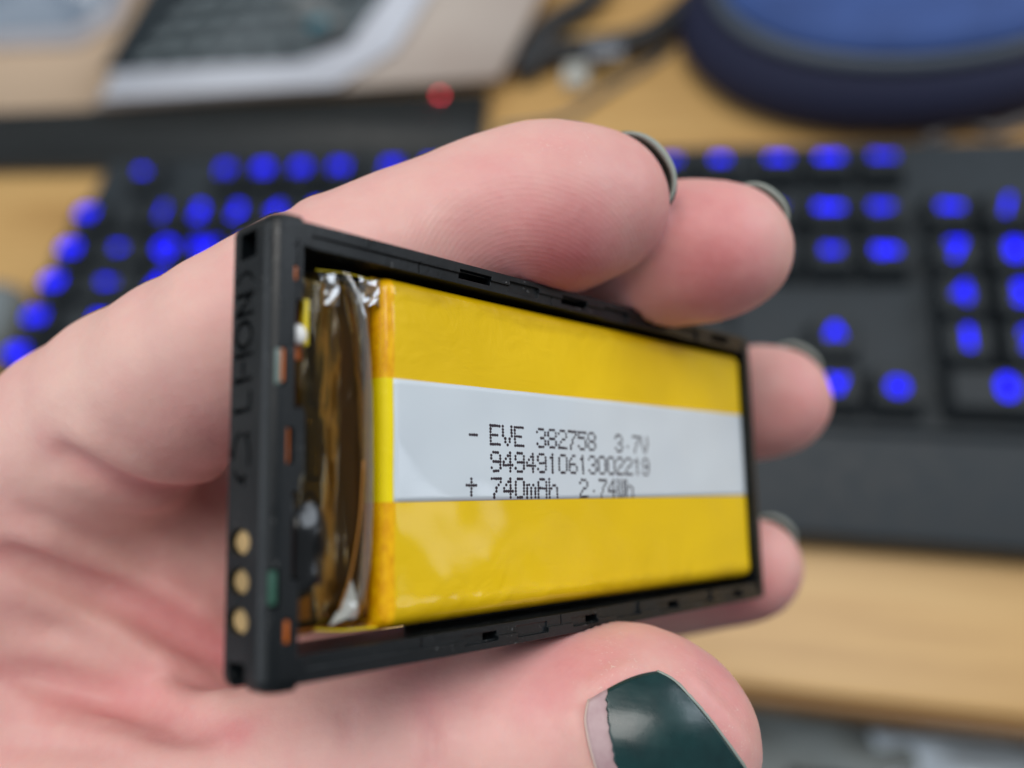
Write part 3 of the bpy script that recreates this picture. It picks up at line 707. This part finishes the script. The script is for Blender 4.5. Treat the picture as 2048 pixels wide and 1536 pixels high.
cr=[crease([(90,880),(160,925),(250,968),(340,985),(470,965)],1.2,1.3),
    crease([(-40,1090),(60,1125),(180,1172),(290,1222),(380,1275),(480,1325)],1.3,2.2),
    crease([(-40,1330),(120,1370),(250,1410),(360,1445),(480,1462)],1.4,1.7),
    crease([(0,1010),(120,1050),(260,1110),(360,1180)],1.4,0.4),
    crease([(850,1380),(858,1440),(866,1500),(872,1560)],0.6,0.35),
    crease([(-20,1420),(150,1450),(320,1475),(470,1470)],1.0,0.35),
    crease([(-20,1490),(160,1500),(330,1520)],0.9,0.3),
    crease([(30,1220),(160,1275),(300,1350),(400,1385)],1.2,0.4),
    crease([(690,1400),(700,1450),(696,1520)],0.8,0.2),
    crease([(560,395),(600,470),(610,540)],1.0,0.3)]
CREASES.extend(cr)
# thumb nail outline: corners by sight line; u runs cuticle -> free edge, v across the nail
A=np.array([1166,1405.]);B=np.array([1326,1338.]);Cc=np.array([1505,1560.]);D=np.array([1262,1690.])
nu,nv=34,34; us=np.linspace(0,1,nu); vs2=np.linspace(0,1,nv); G=np.zeros((nu,nv,2))
for i,u in enumerate(us):
    for j,v in enumerate(vs2):
        p=(1-u)*(1-v)*A+u*(1-v)*B+u*v*Cc+(1-u)*v*D
        e1=max(0,1-v/.16)**2; e2=max(0,1-(1-v)/.16)**2; uu_=u+(.5-u)*(0.16*e1)+0
        p=(1-uu_)*(1-v)*A+uu_*(1-v)*B+uu_*v*Cc+(1-uu_)*v*D
        p=p+np.array([-26,4])*(1-u)*math.sin(math.pi*min(1,v*1.15))*0.6+np.array([8,-14])*(math.sin(math.pi*u)*(1-v)*0.9)+np.array([10,-8])*u*math.sin(math.pi*v)*.7
        G[i,j]=p
PP=march(G[...,0].ravel(),G[...,1].ravel()).reshape(nu,nv,3); dz=-PP[...,2]
for _ in range(60):                              # relax the depth so the plate is a clean curve
    s_=dz.copy(); s_[1:-1,1:-1]=(dz[2:,1:-1]+dz[:-2,1:-1]+dz[1:-1,2:]+dz[1:-1,:-2])/4
    dz=0.5*dz+0.5*s_

def fold(idx, off, w_, dp):
    P2=np.array(idx,float)+np.array(off); h=march(P2[:,0],P2[:,1]); return (h.astype(np.float32),w_,dp)
CREASES.append(fold(G[0,::4],(-16,-4),0.75,-0.55)); CREASES.append(fold(G[:-4:4,0],(-8,-17),0.75,-0.5)); CREASES.append(fold(G[-1,::4],(26,-12),0.9,-0.35))
# grid
H_=0.75
lo=np.array([-118,-100,-190.]); hi=np.array([50,32,-62.])
nx,ny,nz_=[int((hi[i]-lo[i])/H_)+1 for i in range(3)]
gx=lo[0]+H_*np.arange(nx,dtype=np.float32); gy=lo[1]+H_*np.arange(ny,dtype=np.float32); gz=lo[2]+H_*np.arange(nz_,dtype=np.float32)
# coarse pass to skip empty space
cs=4; cxs,cys,czs=gx[::cs],gy[::cs],gz[::cs]
CO=np.stack(np.meshgrid(cxs,cys,czs,indexing='ij'),-1); CD=hand_d(CO)
Fd=np.repeat(np.repeat(np.repeat(CD,cs,0),cs,1),cs,2)[:nx,:ny,:nz_].copy()
near=np.abs(Fd)<cs*H_*1.9
idx=np.argwhere(near)
for s0 in range(0,len(idx),400000):
    ii=idx[s0:s0+400000]; P=np.stack([gx[ii[:,0]],gy[ii[:,1]],gz[ii[:,2]]],-1)
    Fd[ii[:,0],ii[:,1],ii[:,2]]=hand_d(P)
def surface_nets(F,gx,gy,gz):
    S=F<0; nx,ny,nz=F.shape
    cnt=np.zeros((nx-1,ny-1,nz-1),np.int8)
    for a in (0,1):
        for b in (0,1):
            for c in (0,1): cnt+=S[a:nx-1+a,b:ny-1+b,c:nz-1+c]
    act=(cnt>0)&(cnt<8); ids=-np.ones(act.shape,np.int64); ai=np.argwhere(act); ids[act]=np.arange(len(ai))
    acc=np.zeros((len(ai),3)); num=np.zeros(len(ai))
    cor=[(a,b,c) for a in (0,1) for b in (0,1) for c in (0,1)]
    for p in cor:
        for ax in range(3):
            if p[ax]==1: continue
            q=list(p); q[ax]=1
            f0=F[ai[:,0]+p[0],ai[:,1]+p[1],ai[:,2]+p[2]]; f1=F[ai[:,0]+q[0],ai[:,1]+q[1],ai[:,2]+q[2]]
            m=(f0<0)!=(f1<0); t=np.where(m,f0/(f0-f1+1e-12),0)
            pt=np.repeat(np.array([p],float),len(ai),0); pt[:,ax]=t
            acc[m]+=pt[m]; num[m]+=1
    V=ai+acc/num[:,None]; V=V*(gx[1]-gx[0])+np.array([gx[0],gy[0],gz[0]])
    faces=[]
    for ax in range(3):
        u,v=[(1,2),(2,0),(0,1)][ax]
        sl0=[slice(None)]*3; sl1=[slice(None)]*3; sl0[ax]=slice(0,-1); sl1[ax]=slice(1,None)
        A=S[tuple(sl0)]; B=S[tuple(sl1)]; e=np.argwhere(A!=B)
        sh=np.array(F.shape); ok=(e[:,u]>0)&(e[:,v]>0)&(e[:,u]<sh[u]-1)&(e[:,v]<sh[v]-1); e=e[ok]
        def g(du,dv):
            q=e.copy(); q[:,u]-=du; q[:,v]-=dv; return ids[q[:,0],q[:,1],q[:,2]]
        quad=np.stack([g(0,0),g(1,0),g(1,1),g(0,1)],1)
        fl=A[e[:,0],e[:,1],e[:,2]]
        quad[~fl]=quad[~fl][:,::-1]
        faces.append(quad)
    return V,np.vstack(faces)
HV,HF=surface_nets(Fd,gx,gy,gz)
HF=HF[(HF>=0).all(1)]
def grad(P,fn,e=0.25):
    g=np.zeros_like(P)
    for i in range(3):
        d=np.zeros(3); d[i]=e; g[:,i]=(fn(P+d)-fn(P-d))/(2*e)
    return g
for _ in range(1):
    for s0 in range(0,len(HV),300000):
        P=HV[s0:s0+300000]; d=hand_d(P); g=grad(P,hand_d); g2=(g*g).sum(1)+1e-6
        HV[s0:s0+300000]=P-np.clip(d/g2,-.6,.6)[:,None]*g
# colour: blood shows at finger pads, folds and where the skin is pressed
red=np.zeros(len(HV))
BL=((1130,560,None,6.5,.95),(1060,470,None,9,.35),(1430,600,None,8,.75),(1400,450,None,9,.35),(1600,830,None,8,.4),(1480,1200,None,8,.55),
           (430,900,None,12,.35),(300,700,None,10,-.25),(100,800,None,12,-.3),(350,1250,None,7,.2),(420,1330,None,7,.25),(250,1130,None,9,-.25),(200,1270,None,9,-.15),
           (1400,1330,None,6,.45),(1450,1480,None,6,.25),(1180,1330,None,5,.35),(840,1345,None,5,.25),(1100,1370,None,6,.3),(700,1480,None,14,-.1),(230,1450,None,12,.05))
for (px_,py_,z_,r_,a_),p_ in zip(BL,march([b[0] for b in BL],[b[1] for b in BL])):
    red+=a_*np.exp(-((HV-p_)**2).sum(1)/(r_*r_))
for pl,w_,dp in CREASES:
    m=np.full(len(HV),1e9)
    for a in pl: m=np.minimum(m,((HV-a)**2).sum(1))
    red+=0.5*min(1,dp)*np.exp(-m/(1.6*w_)**2)
WH=c2w(HV); ORG=c2w(pc(-300,1900,130)); 
me=bpy.data.meshes.new('hand'); VL=((WH-ORG)*MM).astype(np.float32)
me.vertices.add(len(VL)); me.vertices.foreach_set('co',VL.ravel())
me.loops.add(HF.size); me.loops.foreach_set('vertex_index',HF.ravel().astype(np.int32))
me.polygons.add(len(HF)); me.polygons.foreach_set('loop_start',np.arange(0,HF.size,4,dtype=np.int32)); me.polygons.foreach_set('loop_total',np.full(len(HF),4,np.int32))
me.update(calc_edges=True); me.validate(); me.shade_smooth()
at_=me.attributes.new('blood','FLOAT','POINT'); at_.data.foreach_set('value',np.clip(red,-1,1.2).astype(np.float32))
M_skin=mat('skin',(0.62,0.37,0.31),0.5); n=N(M_skin); b=n.b
b.inputs['Subsurface Weight'].default_value=0.35; b.inputs['Subsurface Radius'].default_value=(1.0,0.32,0.2); b.inputs['Subsurface Scale'].default_value=0.0022
b.inputs['Specular IOR Level'].default_value=0.35
aa=n.t.nodes.new('ShaderNodeAttribute'); aa.attribute_name='blood'
mott=n.noise(170,4,0.6); mot2=n.noise(55,3)
f=n.math('ADD', aa.outputs['Fac'], n.math('ADD', n.math('ADD',n.mr(mott,0.3,0.7,-.11,.11),n.mr(n.noise(480,3,0.6),0.3,0.7,-.07,.07)), n.mr(mot2,0.3,0.7,-.12,.12)))
n.col(n.ramp(n.mr(f,-.6,1.1), [(0.0,(0.76,0.51,0.43)),(0.35,(0.71,0.40,0.36)),(0.65,(0.68,0.30,0.29)),(1.0,(0.56,0.17,0.18))]))
def fleck_mask(center, r0, r1):
    mp=n.t.nodes.new('ShaderNodeVectorMath'); mp.operation='DISTANCE'; n.l.new(n.co,mp.inputs[0]); mp.inputs[1].default_value=center
    return n.mr(mp.outputs['Value'],r0,r1,1,0)
def tl(p): return tuple(float(c) for c in (c2w(p)-ORG)*MM)
# friction ridges: rings round the whorl of the index pad and thumb
def ridges(center, period, r0, r1):
    mp=n.t.nodes.new('ShaderNodeVectorMath'); mp.operation='SUBTRACT'; n.l.new(n.co,mp.inputs[0]); mp.inputs[1].default_value=center
    wv=n.t.nodes.new('ShaderNodeTexWave'); wv.wave_type='RINGS'; wv.rings_direction='SPHERICAL'; n.l.new(mp.outputs[0],wv.inputs['Vector'])
    wv.inputs['Scale'].default_value=2*math.pi/(20*period); wv.inputs['Distortion'].default_value=1.5; wv.inputs['Detail'].default_value=1; wv.inputs['Detail Scale'].default_value=0.25
    ln=n.t.nodes.new('ShaderNodeVectorMath'); ln.operation='LENGTH'; n.l.new(mp.outputs[0],ln.inputs[0])
    return n.math('MULTIPLY', wv.outputs['Fac'], n.mr(ln.outputs['Value'],r0,r1,1,0))
fl_n=n.noise(1700,2,0.5,vec=n.map((1,1,1)),dist=2.5); fl_m=n.math('MULTIPLY',n.mr(fl_n,0.64,0.70,0,1),n.mr(n.noise(220,2),0.45,0.6,0,1))
mk_=n.math('ADD',fleck_mask(tl(march([1290],[1330])[0]),0.003,0.0075),n.math('MULTIPLY',fleck_mask(tl(march([1150],[290])[0]),0.002,0.006),0.8))
mk_=n.math('ADD',mk_,fleck_mask(tl(march([1470],[1490])[0]),0.001,0.0055))
fm=n.math('MULTIPLY',fl_m,n.math('MINIMUM',mk_,1.0))
prevc=b.inputs['Base Color'].links[0].from_socket
n.col(n.mix(n.math('MULTIPLY',fm,0.65),prevc,(0.80,0.66,0.58)))
pI=march([1040],[600])[0]; pT=march([1200],[1250])[0]
ri=ridges(tl(pI),0.00046,0.013,0.018); rt=ridges(tl(march([1350],[1560])[0]),0.00048,0.0155,0.019)
pm=march([1330],[620])[0]; rm=ridges(tl(pm),0.00048,0.010,0.014)
allr=n.math('ADD',n.math('ADD',ri,n.math('MULTIPLY',rt,0.6)),n.math('MULTIPLY',rm,0.6))
allr=n.math('MULTIPLY',allr,n.mr(n.noise(190,3),0.32,0.62,0.15,1)); b0=n.bump(allr,0.00002,0.4)
b1=n.bump(n.noise(1100,3,0.6),0.00007,0.45,b0)
vo=n.t.nodes.new('ShaderNodeTexVoronoi'); vo.inputs['Scale'].default_value=900; n.l.new(n.co,vo.inputs['Vector'])
b2=n.bump(vo.outputs['Distance'],0.00005,0.35,b1)
n.bump(n.noise(260,3),0.0003,0.35,b2)
n.rough(n.mr(n.noise(500,3),0.3,0.7,0.42,0.58))
hand=mesh_obj('hand',me,None,M_skin,tuple(ORG*MM)); tag(hand,'left hand with chipped dark green nails gripping the battery frame between thumb and fingers','hand')

# ---- nails
M_nail=mat('bare_nail',(0.50,0.40,0.40),0.4); n=N(M_nail); n.col(n.ramp(n.noise(600,3,vec=n.map((1,1,1))),[(0.3,(0.36,0.22,0.24)),(0.7,(0.46,0.33,0.34))])); n.bump(n.noise(900,2),0.00003,0.5)
M_pol=mat('dark_green_polish',(0.006,0.035,0.036),0.3,Coat_Weight=0.2,Coat_Roughness=0.12); n=N(M_pol)
n.col(n.ramp(n.noise(400,4),[(0.3,(0.002,0.021,0.023)),(0.7,(0.005,0.036,0.037))])); pb_=n.bump(n.noise(700,3),0.00004,0.6); n.bump(n.noise(60,3,vec=n.map((.4,9,2))),0.00006,0.5,pb_); n.rough(n.mr(n.noise(300,4),0.35,0.7,0.24,0.36))
M_nedge=mat('nail_free_edge',(0.27,0.31,0.28),0.4)
def lp(P): return [tuple((c2w(np.array(p))-ORG)*MM) for p in P]
def nail_patch(name, grid, thick, m, parent=hand, flip=False):
    nu,nv=grid.shape[:2]; o=mk(name, lp(grid.reshape(-1,3)), grid_faces(nu,nv), m, parent, True, s=1.0)
    md=o.modifiers.new('t','SOLIDIFY'); md.thickness=thick*MM; md.offset=0; return o
def plate(dz_off):
    Z=dz-dz_off; R_=np.stack([(G[...,0]-1024)/FPX,(768-G[...,1])/FPX,-np.ones((nu,nv))],-1); return R_*Z[...,None]
e_=np.minimum(np.minimum(us,1-us)[:,None]*3,1)
bulge=0.25+0.55*np.sin(math.pi*np.clip(vs2*.62+.12,0,1))[None,:]*np.ones((nu,1))
tp=plate(bulge); nl=nail_patch('thumb_nail',tp,0.35,M_nail); tag(nl,'thumb nail with bare strip by the cuticle and dark green polish')
# polish starts a little out from the cuticle with a ragged edge
nu2=40; GP=np.zeros((nu2,nv,3))
from mathutils import noise as mn
for j in range(nv):
    u0=0.23-0.18*vs2[j]+0.035*mn.noise(Vector((j*.7,0,0)))+0.025*mn.noise(Vector((j*1.9,4,0))); u1=0.995
    uu=np.linspace(u0,u1,nu2)*(nu-1); k=np.clip(uu.astype(int),0,nu-2); f_=(uu-k)[:,None]
    GP[:,j]=tp[k,j]*(1-f_)+tp[k+1,j]*f_
GP=GP*(1-0.26/80.)
nail_patch('nail_polish',GP,0.10,M_pol,nl)
ed=tp[-1][::1]; tube('nail_free_edge',[tuple((c2w(p*(1-0.1/80)+rng.normal(0,.02,3))-ORG)) for p in ed],0.20,M_nedge,nl,8)
cu_=tp[0]; M_cut=mat('dry_cuticle',(0.60,0.47,0.42),0.6)
tube('cuticle',[tuple((c2w(p*(1+0.05/80))-ORG)) for p in cu_],0.16,M_cut,nl,8)
# finger nails seen edge-on: curved plates over the far side of each tip
M_fnail=mat('green_stained_nail',(0.10,0.13,0.11),0.4)
def tip_nail(ch, c, r, ndir, adir, half=0.95, back=1.25, front=-0.06, label=None):
    c=np.array(c); nd=np.array(ndir,float); nd/=np.linalg.norm(nd); a=np.array(adir,float); a-=nd*(a@nd); a/=np.linalg.norm(a); b_=np.cross(nd,a)
    nu,nv=14,18; D=np.zeros((nu,nv,3))
    for i in range(nu):
        for j in range(nv):
            t=-front+(front+back)*i/(nu-1); s_=(-1+2*j/(nv-1))*half*(1-0.25*(i/(nu-1))**2)
            d=nd*math.cos(s_)+b_*math.sin(s_); d=d*math.cos(t)-a*math.sin(t); D[i,j]=d/np.linalg.norm(d)
    rr=np.full((nu,nv),4.0)
    for _ in range(14): rr=rr+0.9*np.clip(-chain_d((c+D*rr[...,None]).astype(np.float32),CHAIN[ch]),-2,2)
    rr=rr*0.9+np.median(rr)*0.1
    rr=rr-0.9+1.9*(1-np.abs(np.linspace(-1,1,nv))**3)[None,:]*(0.6+0.4*np.clip(1-np.arange(nu)/5,0,1)[:,None])
    g=c+D*rr[...,None]
    o=nail_patch('finger_nail',g,0.5,M_fnail); 
    g2=g[1:-1,1:-1].copy(); g2=c+(g2-c)*(1+0.32/r); nail_patch('nail_polish',g2,0.1,M_pol,o)
    tube('nail_free_edge',[tuple((c2w(p)-ORG)) for p in g[0,1:-1]],0.2,M_nedge,o,8,radii=list(0.07+0.30*np.sin(np.linspace(0,math.pi,nv-2))))
    return o
tip_nail('index', pc(1160,425,90), 8.1, (0.78,0.55,0.10),(0.30,0.3,0.9),half=0.60)
tip_nail('middle',pc(1440,500,99), 7.2, (0.70,0.72,0.12),(0.3,0.3,0.9),half=0.55)
tip_nail('ring',  pc(1535,800,124),7.6, (0.62,0.78,0.15),(0.3,0.3,0.9),half=0.60)
tip_nail('pinky', pc(1492,1138,122),6.8,(0.62,0.78,0.12),(0.3,0.3,0.9),half=0.55)
